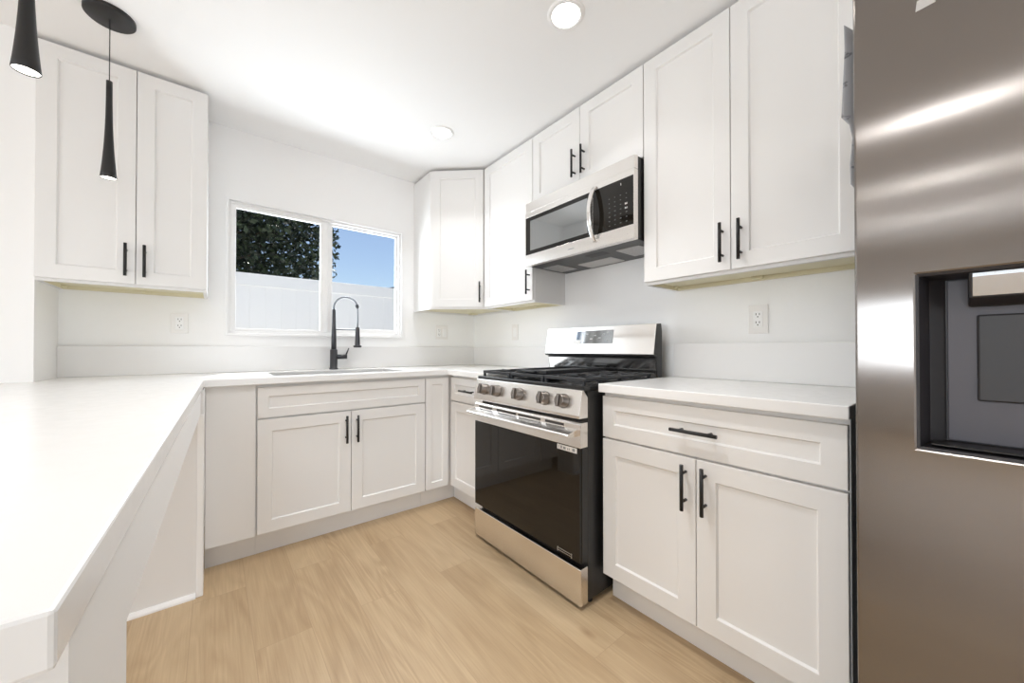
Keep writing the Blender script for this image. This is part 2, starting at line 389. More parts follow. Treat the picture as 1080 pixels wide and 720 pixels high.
def tree(name, label, cx, cyy, cz, rx, ry, rz, nleaf, seed, group=None):
    rnd = random.Random(seed)
    t = thing(name, label, 'tree', (cx, cyy, -0.12), 0, group)
    def trunk(b):
        tube(b, [(0.1, 0, 0), (0.05, 0.02, 0.9), (0, 0, 1.8), (-0.05, 0, cz)], [0.16, 0.13, 0.11, 0.04], 10)
        for k in range(9):
            a = rnd.uniform(0, 2*PI); z = rnd.uniform(1.2, cz); q = rnd.uniform(0.6, 0.85)
            tube(b, [(0, 0, z), (rx*q*0.5*math.cos(a), ry*q*0.5*math.sin(a), z+0.3), (rx*q*math.cos(a), ry*q*math.sin(a), z+0.45)], [0.05, 0.035, 0.012], 6)
    part('trunk', M['bark'], t, trunk)
    def crown(b):
        for _ in range(nleaf):
            while True:
                p = Vector((rnd.uniform(-1, 1), rnd.uniform(-1, 1), rnd.uniform(-1, 1)))
                if 0.25 < p.length < 1: break
            n = p.normalized()
            bump = 1 + 0.10*math.sin(7*n.x+2*n.z+seed) * math.cos(6*n.z+5*n.y)
            c = Vector((p.x*rx*bump, p.y*ry*bump, p.z*rz*bump + cz + 0.12))
            s = rnd.uniform(0.028, 0.065)
            R = Euler((rnd.uniform(0, PI), rnd.uniform(0, PI), rnd.uniform(0, 2*PI))).to_matrix()
            q = [R @ Vector(v) * s + c for v in ((-0.5, 0, 0), (0, -1, 0.12), (0.5, 0, 0), (0, 1, 0.12))]
            b.faces.new([b.verts.new(v) for v in q])
    part('foliage', M['leaf'], t, crown)
    return t
tree('garden_tree', 'dense dark green tree standing behind the white fence', -0.55, 7.6, 3.1, 2.42, 1.5, 2.9, 62000, 3)
nb = thing('neighbour_house', 'dark low roof of a house showing above the white fence', 'house', (4.55, 13.0, -0.12))
part('wall', M['stucco'], nb, lambda b: box(b, 0.3, 8.0, 0.3, 6.0, 0, 3.15))
part('roof', M['roof'], nb, lambda b: prism(b, [(0, 3.15), (0.0, 3.28), (4.0, 4.35), (8.3, 3.28), (8.3, 3.15), (4.0, 4.2)], 0, 6.4, 'y'))

# ------------------------------------------------------------------ cabinet building blocks (local: x across, front towards -y, z up)
RAIL = 0.061
def shaker(b, w, h, t=0.020, rail=RAIL, rec=0.008, sl=0.005):
    g = 0.0015
    def rect(x0, x1, z0, z1, y): return [b.verts.new(c) for c in ((x0, y, z0), (x1, y, z0), (x1, y, z1), (x0, y, z1))]
    back = rect(0, w, 0, h, t); side = rect(0, w, 0, h, g); outer = rect(g, w-g, g, h-g, 0)
    inner = rect(rail, w-rail, rail, h-rail, 0); deep = rect(rail+sl, w-rail-sl, rail+sl, h-rail-sl, rec)
    for A, B in ((back, side), (side, outer), (outer, inner), (inner, deep)):
        for k in range(4): b.faces.new((A[k], A[(k+1) % 4], B[(k+1) % 4], B[k]))
    b.faces.new(deep); b.faces.new(back[::-1])
    bmesh.ops.recalc_face_normals(b, faces=b.faces)

def bar_pull(b, L=0.155, vertical=True):
    h = L/2; s = 0.048
    bar = [(0, -0.032, -h), (0, -0.032, h)]; posts = [[(0, 0.001, z), (0, -0.032, z)] for z in (-s, s)]
    sw = (lambda p: p) if vertical else (lambda p: (p[2], p[1], p[0]))
    tube(b, [sw(p) for p in bar], 0.0062, 12)
    for q in posts: tube(b, [sw(p) for p in q], 0.0048, 10)

def door(parent, x0, x1, z0, z1, handle=None, name='door', rail=RAIL, vertical=True):
    d = part(name, M['cabinet'], parent, lambda b: shaker(b, x1-x0, z1-z0, rail=rail), loc=(x0, 0, z0))
    if handle:
        part('handle', M['black'], d, lambda b: bar_pull(b, 0.155, vertical), loc=(handle[0]-x0, 0, handle[1]-z0))
    return d

def base_cabinet(label, loc, rz, w, depth, kick_inset=0.073, group=None, kick=True, hollow=False, kick_x0=0.0):
    c = thing('base_cabinet', label, 'cabinet', loc, rz, group)
    def shell(b):
        for q in ((0, 0.018, 0.0205, depth, 0.115, 0.8785), (w-0.018, w, 0.0205, depth, 0.115, 0.8785), (0.018, w-0.018, 0.0205, depth, 0.115, 0.133), (0.018, w-0.018, depth-0.012, depth, 0.133, 0.8785), (0.018, w-0.018, 0.0205, 0.040, 0.680, 0.8785)): box(b, *q)
    part('body', M['cabinet'], c, shell if hollow else (lambda b: box(b, 0, w, 0.0205, depth, 0.115, 0.8785, 0.001)))
    if kick: part('toe_kick', M['cabinet'], c, lambda b: box(b, kick_x0, w, kick_inset, kick_inset+0.015, 0, 0.114))
    return c

UZ0, UZ1 = 1.3590, 2.4125
def upper_cabinet(label, loc, rz, w, depth, z0=UZ0, z1=UZ1, group=None, clip=True):
    """root at the underside; local z measured from z0"""
    c = thing('wall_cabinet', label, 'cabinet', (loc[0], loc[1], z0), rz, group); H = z1-z0; t = 0.016; r = 0.022
    def body(b):
        box(b, 0, w, 0.0205, depth, r, H)
        box(b, 0, w, 0.0205, 0.0205+0.019, 0, r); box(b, 0, t, 0.0395, depth, 0, r); box(b, w-t, w, 0.0395, depth, 0, r)
    part('body', M['cabinet'], c, body)
    part('underside_panel', M['raw'], c, lambda b: (box(b, t, w-t, 0.0395, depth-0.002, r-0.003, r), box(b, t, w-t, 0.0395, 0.0415, 0.001, r-0.003),
         box(b, t, t+0.002, 0.0415, depth-0.018, 0.001, r-0.003), box(b, w-t-0.002, w-t, 0.0415, depth-0.018, 0.001, r-0.003), box(b, t, w-t, depth-0.018, depth-0.002, 0.001, r-0.003)))
    if clip:
        part('mounting_clip', M['raw'], c, lambda b: box(b, w/2-0.022, w/2+0.022, depth-0.034, depth-0.018, 0.006, r-0.003, 0.002))
        part('corner_block', M['raw'], c, lambda b: box(b, t+0.002, t+0.02, depth-0.05, depth-0.018, 0.006, r-0.003, 0.002))
    return c

RZ = -PI/2
XD, YD = 1.2647, 2.2362            # door-front planes of the base runs
XU, YU = 1.5725, 2.5237            # door-front planes of the wall cabinets

# ---- base run under the window
sink_cab = base_cabinet('wide white two-door sink cabinet under the window', (0.168, YD, 0), 0, 0.913, 0.60, hollow=True)
door(sink_cab, 0.002, 0.911, 0.708, 0.863, name='false_drawer_front', rail=0.046)
door(sink_cab, 0.002, 0.4485, 0.1232, 0.700, (0.420, 0.600))
door(sink_cab, 0.4515, 0.911, 0.1232, 0.700, (0.480, 0.598))
fil = base_cabinet('plain flat white filler cabinet front left of the sink cabinet', (-0.0315, YD, 0), 0, 0.199, 0.60)
part('filler_panel', M['cabinet'], fil, lambda b: box(b, 0.0005, 0.193, 0.004, 0.020, 0.119, 0.8785, 0.001))
cor = base_cabinet('narrow white corner cabinet with a slim tall panel right of the sink cabinet', (1.0825, YD, 0), 0, 0.790, 0.60, kick=False)
part('toe_kick', M['cabinet'], cor, lambda b: box(b, 0, 0.2546, 0.073, 0.088, 0, 0.114))
door(cor, 0.002, 0.170, 0.1232, 0.863, name='corner_door', rail=0.043)
# ---- base run along the range wall
left_base = base_cabinet('narrow white base cabinet with one drawer, between the corner and the range', (XD, 2.2345, 0), RZ, 0.480, 0.60, kick_x0=-0.0735)
door(left_base, 0.008, 0.478, 0.708, 0.863, (0.243, 0.7855), 'drawer', 0.046, False)
door(left_base, 0.008, 0.478, 0.1232, 0.700)
right_base = base_cabinet('white base cabinet with a wide drawer over two doors, between range and refrigerator', (XD, 0.9575, 0), RZ, 0.772, 0.60)
door(right_base, 0.003, 0.769, 0.694, 0.862, (0.387, 0.780), 'drawer', 0.054, False)
door(right_base, 0.003, 0.3835, 0.1232, 0.686, (0.351, 0.588))
door(right_base, 0.3865, 0.769, 0.1232, 0.686, (0.417, 0.590))

# ---- wall cabinets
lu = upper_cabinet('white two-door wall cabinet on the left of the window, behind the pendants', (-0.6086, YU), 0, 0.5757, YB-YU-0.001)
door(lu, 0.001, 0.309, 0.0124, 1.051, (0.2785, 0.123)); door(lu, 0.312, 0.5747, 0.0124, 1.051, (0.343, 0.123))
# diagonal corner cabinet
A, B = Vector((1.2745, 2.545)), Vector((XU, 2.268))
dz_ang = math.atan2(B.y-A.y, B.x-A.x); dl = (B-A).length
dc = thing('wall_cabinet', 'white wall cabinet set diagonally across the corner right of the window', 'cabinet', (A.x, A.y, UZ0), 0)
nrm = Vector((math.sin(dz_ang), -math.cos(dz_ang)))           # outward front normal
A2, B2 = A - nrm*0.0205, B - nrm*0.0205
poly = [(0, A2.y-A.y+0.004), (B2.x-A.x, B2.y-A.y), (B2.x-A.x+0.02, B.y-A.y), (XR-0.001-A.x, B.y-A.y), (XR-0.001-A.x, YB-0.001-A.y), (0, YB-0.006-A.y)]
def ring_in(pts, d):
    c = Vector((sum(p[0] for p in pts)/len(pts), sum(p[1] for p in pts)/len(pts)))
    return [tuple(Vector(p) + (c-Vector(p)).normalized()*d) for p in pts]
part('body', M['cabinet'], dc, lambda b: prism(b, poly, 0.022, UZ1-UZ0, 'z'))
def rim(b):
    inn = ring_in(poly, 0.022); n = len(poly)
    for i in range(n):
        j = (i+1) % n; q = [poly[i], poly[j], inn[j], inn[i]]
        prism(b, q, 0, 0.022, 'z')
part('bottom_rim', M['cabinet'], dc, rim)
part('underside_panel', M['raw'], dc, lambda b: prism(b, ring_in(poly, 0.024), 0.015, 0.022, 'z'))
part('mounting_clip', M['raw'], dc, lambda b: box(b, 0.50, 0.56, 0.20, 0.26, 0.003, 0.016, 0.002))
dd = part('door', M['cabinet'], dc, lambda b: shaker(b, dl-0.012, 1.0386), loc=(0.004, -0.002, 0.0124), rot=(0, 0, dz_ang))
part('handle', M['black'], dd, lambda b: bar_pull(b), loc=(dl-0.036, 0, 0.111))
su = upper_cabinet('tall narrow white one-door wall cabinet left of the microwave', (XU, 2.267), RZ, 0.5385, XR-XU-0.001)
door(su, 0.003, 0.536, 0.0124, 1.051, (0.510, 0.126))
mu = upper_cabinet('short white two-door wall cabinet above the microwave', (XU, 1.7275), RZ, 0.778, XR-XU-0.001, z0=1.966, clip=False)
door(mu, 0.002, 0.387, 0.002, 0.444, (0.355, 0.128)); door(mu, 0.390, 0.776, 0.002, 0.444, (0.421, 0.128))
ru = upper_cabinet('large white two-door wall cabinet right of the microwave', (XU, 0.9485), RZ, 0.762, XR-XU-0.001)
door(ru, 0.001, 0.3735, 0.0124, 1.051, (0.346, 0.119)); door(ru, 0.3765, 0.761, 0.0124, 1.051, (0.412, 0.119))

# ------------------------------------------------------------------ peninsula: base panels, then the worktops
def pen(y): return -0.0735 + 0.0161*y
pb = thing('peninsula_base', 'white peninsula base with a deep apron, end leg and open knee space', 'cabinet', (-0.5, 1.2, 0))
def P_(fn):
    def g(b):
        fn(b)
        for q in b.verts: q.co = q.co - Vector((-0.5, 1.2, 0))
    return g
def slanted(b, y0, y1, off0, off1, z0, z1):        # slab following the peninsula's front edge
    prism(b, [(pen(y0)-off0, y0), (pen(y1)-off0, y1), (pen(y1)-off1, y1), (pen(y0)-off1, y0)], z0, z1, 'z')
part('apron', M['cabinet'], pb, P_(lambda b: slanted(b, 0.552, 2.068, 0.005, 0.040, 0.777, 0.8785)))
part('end_leg', M['cabinet'], pb, P_(lambda b: slanted(b, 0.368, 0.552, 0.005, 0.150, 0.0, 0.8785)))
part('knee_panel', M['cabinet'], pb, P_(lambda b: box(b, -0.90, -0.036, 2.071, 2.090, 0.0, 0.8785)))
part('corner_strip', M['trim'], pb, P_(lambda b: (box(b, -0.056, -0.033, 2.062, 2.071, 0, 0.777, 0.002), box(b, -0.036, -0.0325, 2.071, YD+0.0, 0, 0.8785))))
part('shoe_moulding', M['trim'], pb, P_(lambda b: prism(b, [(2.071, 0), (2.056, 0), (2.056, 0.008), (2.064, 0.018), (2.071, 0.020)], -0.90, -0.0565, 'x')))
part('back_apron', M['cabinet'], pb, P_(lambda b: box(b, -0.93, -0.90, 0.365, 2.50, 0.790, 0.8785)))
part('end_leg', M['cabinet'], pb, P_(lambda b: box(b, -0.93, -0.79, 0.365, 0.525, 0.0, 0.790)))
part('end_apron', M['cabinet'], pb, P_(lambda b: box(b, -0.79, -0.222, 0.365, 0.395, 0.790, 0.8785)))

XC, YC = 1.2376, 2.2124
SX0, SX1, SY0, SY1 = 0.25, 0.97, 2.315, 2.700
TZ0, TZ1 = 0.8797, 0.915
def top_u(b):
    xs = [-0.98, XJ, -0.038, SX0, SX1, XC, XR-0.001]; ys = [0.322, 1.752, YC, SY0, YJ-0.001, SY1, YB-0.001]
    def m(i, j):
        x, y = (xs[i]+xs[i+1])/2, (ys[j]+ys[j+1])/2
        if SX0 < x < SX1 and SY0 < y < SY1: return False
        if x < XJ: return y < YJ-0.001
        if x < -0.038: return True
        if y < YC: return x > XC and y > 1.752
        return True
    def wp(x, y):
        return (pen(y) if abs(x+0.038) < 1e-6 else x, y)
    cells(b, xs, ys, m, TZ0, TZ1, wp)
wt = tag(part('worktop', M['quartz'], None, top_u, bevel=0.003), 'white quartz U-shaped worktop with the sink and long peninsula', 'countertop')
def top_r(b): box(b, XC, XR-0.001, 0.1814, 0.9568, TZ0, TZ1, 0.003, 2)
tag(part('worktop', M['quartz'], None, top_r), 'short white quartz worktop between the range and the refrigerator', 'countertop')
BZ = 1.0738
def bs_u(b): box(b, XJ+0.001, XR-0.0215, YB-0.0207, YB-0.0055, TZ1+0.0005, BZ, 0.001)
tag(part('backsplash', M['quartz'], None, bs_u), 'white quartz upstand along the window wall behind the sink', 'backsplash')
tag(part('backsplash', M['quartz'], None, lambda b: box(b, XR-0.0205, XR-0.001, 1.790, YB-0.0005, TZ1+0.0005, BZ, 0.001)), 'short white quartz upstand in the corner left of the range', 'backsplash')
tag(part('backsplash', M['quartz'], None, lambda b: box(b, XR-0.0205, XR-0.001, 0.1814, 0.950, TZ1+0.0005, BZ+0.012, 0.001)), 'white quartz upstand right of the range, under the outlet', 'backsplash')

sk = thing('kitchen_sink', 'undermount sink sunk into the white worktop below the window', 'sink', ((SX0+SX1)/2, (SY0+SY1)/2, 0.69))
def basin(b):
    hx, hy = (SX1-SX0)/2+0.006, (SY1-SY0)/2+0.006; d = 0.1895
    def ring(a, c, z): return [b.verts.new(p) for p in ((-a, -c, z), (a, -c, z), (a, c, z), (-a, c, z))]
    r = [ring(hx+0.015, hy+0.015, d), ring(hx, hy, d), ring(hx-0.01, hy-0.01, 0.012), ring(hx-0.03, hy-0.03, 0.002)]
    o = [ring(hx+0.015, hy+0.015, d-0.003), ring(hx+0.003, hy+0.003, d-0.003), ring(hx-0.007, hy-0.007, 0.0), ring(hx-0.03, hy-0.03, -0.003)]
    for q in (r, o):
        for A_, B_ in zip(q, q[1:]):
            for k in range(4): b.faces.new((A_[k], A_[(k+1) % 4], B_[(k+1) % 4], B_[k]))
        b.faces.new(q[-1])
    for k in range(4): b.faces.new((r[0][k], r[0][(k+1) % 4], o[0][(k+1) % 4], o[0][k]))
    bmesh.ops.recalc_face_normals(b, faces=b.faces)
part('basin', M['sink'], sk, basin)
part('drain', M['chrome'], sk, lambda b: lathe(b, [(0.045, 0.002), (0.043, 0.005), (0.03, 0.004), (0.005, 0.003)]))

# ------------------------------------------------------------------ faucet
fx, fy = 0.648, 2.775
fa = thing('faucet', 'black spring-neck pull-down faucet standing at the sink', 'faucet', (fx, fy, 0.915), math.radians(-12))
part('base_body', M['gunmetal'], fa, lambda b: lathe(b, [(0.028, 0.0), (0.028, 0.008), (0.0245, 0.012), (0.0235, 0.135), (0.020, 0.140)]))
part('riser', M['gunmetal'], fa, lambda b: lathe(b, [(0.0165, 0.139), (0.0165, 0.19), (0.0125, 0.375), (0.012, 0.415), (0.009, 0.418)]))
pts = []; R_ = 0.077
for k in range(17):
    a = PI - PI*k/16*1.02
    pts.append((R_ + R_*math.cos(a), 0, 0.415 + 0.016 + 0.078*math.sin(a)))
hose = [(0, 0, 0.41)] + pts
part('spring_neck', M['neck'], fa, lambda b: (tube(b, hose, 0.0062, 10), [lathe(b, [(0.0085, -0.0013), (0.0085, 0.0013)], c=(0, 0, 0.418+0.004*k), seg=12) for k in range(5)]))
part('neck_collar', M['gunmetal'], fa, lambda b: tube(b, [(0.147, 0, 0.458), (0.154, 0, 0.436)], [0.012, 0.011], 12))
part('drop_hose', M['neck'], fa, lambda b: tube(b, [(0.154, 0, 0.440), (0.155, 0, 0.35), (0.153, 0, 0.29)], 0.0052, 10))
part('spray_head', M['gunmetal'], fa, lambda b: lathe(b, [(0.0125, 0.297), (0.0145, 0.29), (0.0145, 0.25), (0.0175, 0.175), (0.0175, 0.168), (0.027, 0.166), (0.028, 0.158), (0.022, 0.152)], c=(0.153, 0, 0)))
part('docking_arm', M['neck'], fa, lambda b: tube(b, [(0.012, 0, 0.279), (0.142, 0, 0.279)], 0.004, 8))
part('lever', M['gunmetal'], fa, lambda b: (tube(b, [(0.018, 0, 0.088), (0.085, 0, 0.088)], [0.0165, 0.0165], 14), tube(b, [(0.076, 0, 0.095), (0.086, 0, 0.12), (0.096, -0.0, 0.148)], [0.0055, 0.005, 0.004], 8)))

# ------------------------------------------------------------------ gas range (local x from left end, front at y=0)
RW = 0.770
rg = thing('gas_range', 'stainless and black freestanding gas range with five knobs', 'range', (1.150, 1.748, 0), RZ)
part('body', M['charcoal'], rg, lambda b: box(b, 0.001, RW-0.001, 0.048, 0.640, 0.022, 0.884, 0.002))
for lx in (0.03, RW-0.03):
    for ly in (0.085, 0.60):
        part('foot', M['black'], rg, lambda b: lathe(b, [(0.018, 0), (0.018, 0.008), (0.012, 0.010), (0.012, 0.023)], c=(lx, ly, 0), seg=14))
part('storage_drawer', M['steel'], rg, lambda b: box(b, 0, RW, 0.0, 0.047, 0.016, 0.166, 0.003, 2))
od = part('oven_door', M['steel'], rg, lambda b: prism(b, [(0.0, 0.655), (0.0, 0.750), (0.006, 0.757), (0.046, 0.757), (0.046, 0.655)], 0, RW, 'x', 0.0015))
part('door_frame', M['black_enamel'], od, lambda b: box(b, 0.0, RW, 0.010, 0.046, 0.186, 0.6545, 0.002))
part('oven_glass', M['black_glass'], od, lambda b: box(b, 0.0, RW-0.004, 0.0, 0.0095, 0.190, 0.6545, 0.001))
def slot_run(b):
    for a, c in ((0.04, 0.165), (0.205, 0.362), (0.378, 0.535), (0.567, 0.68)): box(b, a, c, -0.0006, 0.004, 0.7335, 0.7445)
part('vent_slot', M['slot'], od, slot_run)
part('handle', M['steel'], od, lambda b: prism(b, [(-0.057, 0.702), (-0.057, 0.712), (-0.052, 0.716), (-0.0005, 0.730), (-0.0005, 0.722), (-0.040, 0.708), (-0.044, 0.702)], 0.0, RW-0.018, 'x', 0.001))
for a, c in ((0.0, 0.030), (RW-0.048, RW-0.018)):
    part('handle_end', M['steel'], od, lambda b: prism(b, [(-0.054, 0.704), (-0.050, 0.712), (-0.0005, 0.728), (-0.0005, 0.700)], a+0.001, c-0.001, 'x'))
st = part('energy_label', M['outlet'], od, lambda b: box(b, 0.642, 0.752, -0.0012, -0.0001, 0.631, 0.652)); st['label'] = 'white printed label with grey icons'
part('label_icons', M['mark'], st, lambda b: [box(b, x, x+w_, -0.0018, -0.0013, 0.636, z) for x, w_, z in ((0.662, 0.008, 0.648), (0.677, 0.014, 0.646), (0.728, 0.014, 0.648), (0.650, 0.003, 0.649), (0.700, 0.004, 0.644), (0.709, 0.004, 0.645))])
part('badge_bracket', M['filter'], od, lambda b: (box(b, 0.642, 0.646, -0.0012, -0.0001, 0.194, 0.212), box(b, 0.719, 0.724, -0.0012, -0.0001, 0.194, 0.212), box(b, 0.646, 0.719, -0.0010, -0.0001, 0.2075, 0.2095), box(b, 0.646, 0.719, -0.0010, -0.0001, 0.1985, 0.2000)))
cp = part('control_panel', M['steel'], rg, lambda b: prism(b, [(-0.006, 0.775), (-0.008, 0.787), (0.012, 0.889), (0.020, 0.891), (0.047, 0.858), (0.047, 0.775)], 0, RW, 'x', 0.0012))
tilt = math.atan2(0.020, 0.102)
for dx in (-0.292, -0.178, 0.0, 0.178, 0.292):
    def knob(b):
        lathe(b, [(0.031, 0), (0.031, 0.004), (0.0285, 0.006), (0.027, 0.030), (0.0235, 0.034)], axis='y', seg=28)
        box(b, -0.0065, 0.0065, 0.030, 0.044, -0.0265, 0.0265, 0.003, 2)
        for q in b.verts: q.co.y = -q.co.y
        bmesh.ops.recalc_face_normals(b, faces=b.faces)
    part('knob', M['knob'], cp, knob, loc=(RW/2+dx, 0.0015, 0.838), rot=(-tilt, 0, 0))
def cooktop(b):
    box(b, 0.0, RW, 0.018, 0.585, 0.8845, 0.906, 0.004, 2)
part('cooktop', M['black_enamel'], rg, cooktop)
for x, y in ((0.15, 0.165), (0.15, 0.435), (0.62, 0.165), (0.62, 0.435)):
    part('burner_bowl', M['charcoal'], rg, lambda b: lathe(b, [(0.09, 0.906), (0.085, 0.9075), (0.03, 0.9072)], c=(x, y, 0), seg=24))
for x, y, r in ((0.15, 0.165, 0.042), (0.15, 0.435, 0.034), (RW/2, 0.30, 0.05), (0.62, 0.165, 0.046), (0.62, 0.435, 0.03)):
    bu = part('burner', M['gunmetal'], rg, lambda b: lathe(b, [(r*1.25, 0.907), (r*1.2, 0.913), (r, 0.917), (r*0.5, 0.917)], c=(x, y, 0), seg=24))
    part('burner_cap', M['iron'], bu, lambda b: lathe(b, [(r, 0.9175), (r*1.02, 0.921), (r*0.9, 0.925), (0.004, 0.926)], c=(x, y, 0), seg=24))
def grate(b, x0, x1, ncross):
    y0, y1 = 0.045, 0.560; z0, z1 = 0.921, 0.936; t = 0.013
    for a, c, d, e in ((x0, x1, y0, y0+t), (x0, x1, y1-t, y1), (x0, x0+t, y0+t, y1-t), (x1-t, x1, y0+t, y1-t), (x0+t, x1-t, (y0+y1)/2-t/2, (y0+y1)/2+t/2)):
        box(b, a, c, d, e, z0, z1, 0.002)
    for x in (x0+0.004, x1-0.016):
        for y in (y0, (y0+y1)/2-0.006, y1-t): box(b, x, x+0.012, y, y+0.012, 0.906, z0)
    xm = (x0+x1)/2
    for cyy in ((y0*3+y1)/4, (y0+y1*3)/4):
        for s in (-1, 1):
            box(b, xm+s*0.028, xm+s*((x1-x0)/2-t), cyy-0.005, cyy+0.005, z0+0.003, z1+0.003, 0.002)
            box(b, xm-0.005, xm+0.005, cyy+s*0.028, cyy+s*((y1-y0)/4-t/2), z0+0.003, z1+0.003, 0.002)
            box(b, xm+s*0.055, xm+s*0.065, cyy-0.10, cyy-0.045, z0+0.003, z1+0.002, 0.002); box(b, xm+s*0.055, xm+s*0.065, cyy+0.045, cyy+0.10, z0+0.003, z1+0.002, 0.002)
for a, c in ((0.014, 0.256), (0.262, 0.508), (0.514, 0.756)):
    part('grate', M['iron'], rg, lambda b: grate(b, a, c, 4))
def griddle(b):
    x0, x1, y0, y1, z0, z1 = 0.272, 0.498, 0.075, 0.535, 0.9395, 0.955
    box(b, x0, x1, y0, y1, z0, z0+0.006)
    for a, c, d, e in ((x0, x1, y0, y0+0.008), (x0, x1, y1-0.008, y1), (x0, x0+0.008, y0+0.008, y1-0.008), (x1-0.008, x1, y0+0.008, y1-0.008)): box(b, a, c, d, e, z0+0.006, z1, 0.002)
    box(b, (x0+x1)/2-0.05, (x0+x1)/2+0.05, y0-0.022, y0, z0+0.003, z1-0.003, 0.003); box(b, (x0+x1)/2-0.05, (x0+x1)/2+0.05, y1, y1+0.022, z0+0.003, z1-0.003, 0.003)
part('griddle', M['iron'], rg, griddle)
bg = part('backguard', M['charcoal'], rg, lambda b: prism(b, [(0.560, 1.028), (0.588, 1.186), (0.632, 1.190), (0.640, 1.150), (0.640, 0.8845), (0.600, 0.8845), (0.582, 1.012)], 0, RW, 'x', 0.001))
def bgface(b):
    n = Vector((-(1.186-1.028), 0.588-0.560)).normalized()
    p0, p1 = Vector((0.560, 1.029)), Vector((0.588, 1.187)); q0, q1 = p0+n*0.006, p1+n*0.006
    prism(b, [tuple(q0), tuple(q1), tuple(p1), tuple(p0)], 0.0, RW, 'x', 0.001)
part('steel_fascia', M['steel'], bg, bgface)
part('lower_panel', M['bright_steel'], bg, lambda b: prism(b, [(0.5995, 0.907), (0.5815, 1.006), (0.5785, 1.006), (0.5965, 0.907)], 0.006, RW-0.006, 'x'))
part('vent_slot', M['black_enamel'], bg, lambda b: prism(b, [(0.556, 1.021), (0.556, 1.027), (0.585, 1.027), (0.585, 1.012)], -0.004, RW+0.004, 'x', 0.001))
def fascia_rect(b, x0, x1, s0, s1, off):
    d = Vector((0.028, 0.158)).normalized(); n = Vector((-d.y, d.x)); o = Vector((0.560, 1.029))
    a, c = o+d*s0+n*0.0061, o+d*s1+n*0.0061
    prism(b, [tuple(a), tuple(c), tuple(c+n*off), tuple(a+n*off)], x0, x1, 'x')
ds = part('display', M['mw_glass'], bg, lambda b: fascia_rect(b, 0.238, 0.520, 0.060, 0.137, 0.0012))
for x, w_, z in ((0.36, 0.02, 0.085), (0.39, 0.014, 0.105), (0.42, 0.02, 0.09), (0.45, 0.014, 0.11), (0.33, 0.012, 0.115), (0.478, 0.010, 0.12), (0.478, 0.010, 0.075)):
    part('display_icon', M['lens'], ds, lambda b: fascia_rect(b, x, x+w_, z, z+0.006, 0.0016))
st2 = part('display_sticker', M['outlet'], bg, lambda b: fascia_rect(b, 0.234, 0.292, 0.056, 0.082, 0.0024)); st2['label'] = 'small white sticker over the display corner'

# ------------------------------------------------------------------ microwave
mw = thing('microwave', 'stainless over-the-range microwave mounted above the gas range', 'microwave', (1.500, 1.716, 1.570), RZ)
MW = 0.763
part('body', M['charcoal'], mw, lambda b: box(b, 0.003, MW-0.003, 0.032, XR-1.5-0.001, 0.012, 0.394, 0.002))
part('top_vent', M['steel'], mw, lambda b: prism(b, [(0.004, 0.329), (0.004, 0.389), (0.032, 0.394), (0.032, 0.329)], 0, MW, 'x', 0.001))
def front(b): wall_y(b, 0.0, 0.032, 0.0, MW, 0.0, 0.327, [(0.004, 0.522, 0.067, 0.296), (0.524, MW-0.004, 0.067, 0.296)])
dm = part('door', M['steel'], mw, front, bevel=0.001)
gl = part('glass_surround', M['black_glass'], dm, lambda b: box(b, 0.004, 0.522, 0.002, 0.030, 0.067, 0.296))
part('window', M['mw_glass'], dm, lambda b: box(b, 0.045, 0.490, 0.0005, 0.0018, 0.090, 0.272))
cpn = part('control_panel', M['black_glass'], mw, lambda b: box(b, 0.5245, MW-0.0045, 0.001, 0.031, 0.0675, 0.2955))
for r_ in range(7):
    for c_ in range(4):
        part('key', M['key'], cpn, lambda b: box(b, 0.622+c_*0.032, 0.622+c_*0.032+(0.008 if r_ < 5 else 0.006), 0.0002, 0.0009, 0.088+r_*0.022, 0.092+r_*0.022))
part('clock_digits', M['lens'], cpn, lambda b: (box(b, 0.690, 0.693, 0.0002, 0.0009, 0.268, 0.279), box(b, 0.713, 0.727, 0.0002, 0.0009, 0.15, 0.158), box(b, 0.713, 0.727, 0.0002, 0.0009, 0.17, 0.178)))
def mhandle(b):
    pts = []
    for k in range(15):
        t = k/14; z = 0.030 + 0.282*t
        pts.append((0.540, -0.048*math.sin(PI*t)**0.75 - 0.004, z))
    prof = pts
    A_ = [[b.verts.new((x+dx, y+dy, z)) for dx, dy in ((-0.013, 0.004), (-0.010, -0.006), (0.010, -0.006), (0.013, 0.004))] for x, y, z in prof]
    for P, Q in zip(A_, A_[1:]):
        for k in range(4): b.faces.new((P[k], P[(k+1) % 4], Q[(k+1) % 4], Q[k]))
    b.faces.new(A_[0]); b.faces.new(A_[-1]); bmesh.ops.recalc_face_normals(b, faces=b.faces)
part('handle', M['bright_steel'], dm, mhandle, bevel=0.003)
part('maker_mark', M['mark'], dm, lambda b: [box(b, 0.356+k*0.0062, 0.3602+k*0.0062, -0.0006, 0.0, 0.029, 0.0335) for k in range(7)])
part('bottom_plate', M['charcoal'], mw, lambda b: box(b, 0.004, MW-0.004, 0.034, XR-1.5-0.004, 0.002, 0.0118, 0.001))
for x0 in (0.025, 0.575):
    part('grease_filter', M['filter'], mw, lambda b: box(b, x0, x0+0.135, 0.125, 0.300, -0.001, 0.0019, 0.001))
part('lamp_lens', M['lens'], mw, lambda b: box(b, 0.240, 0.480, 0.215, 0.345, -0.002, 0.0019, 0.001))
part('light_slot', M['black'], mw, lambda b: box(b, 0.40, 0.52, 0.09, 0.15, 0.0008, 0.0019))

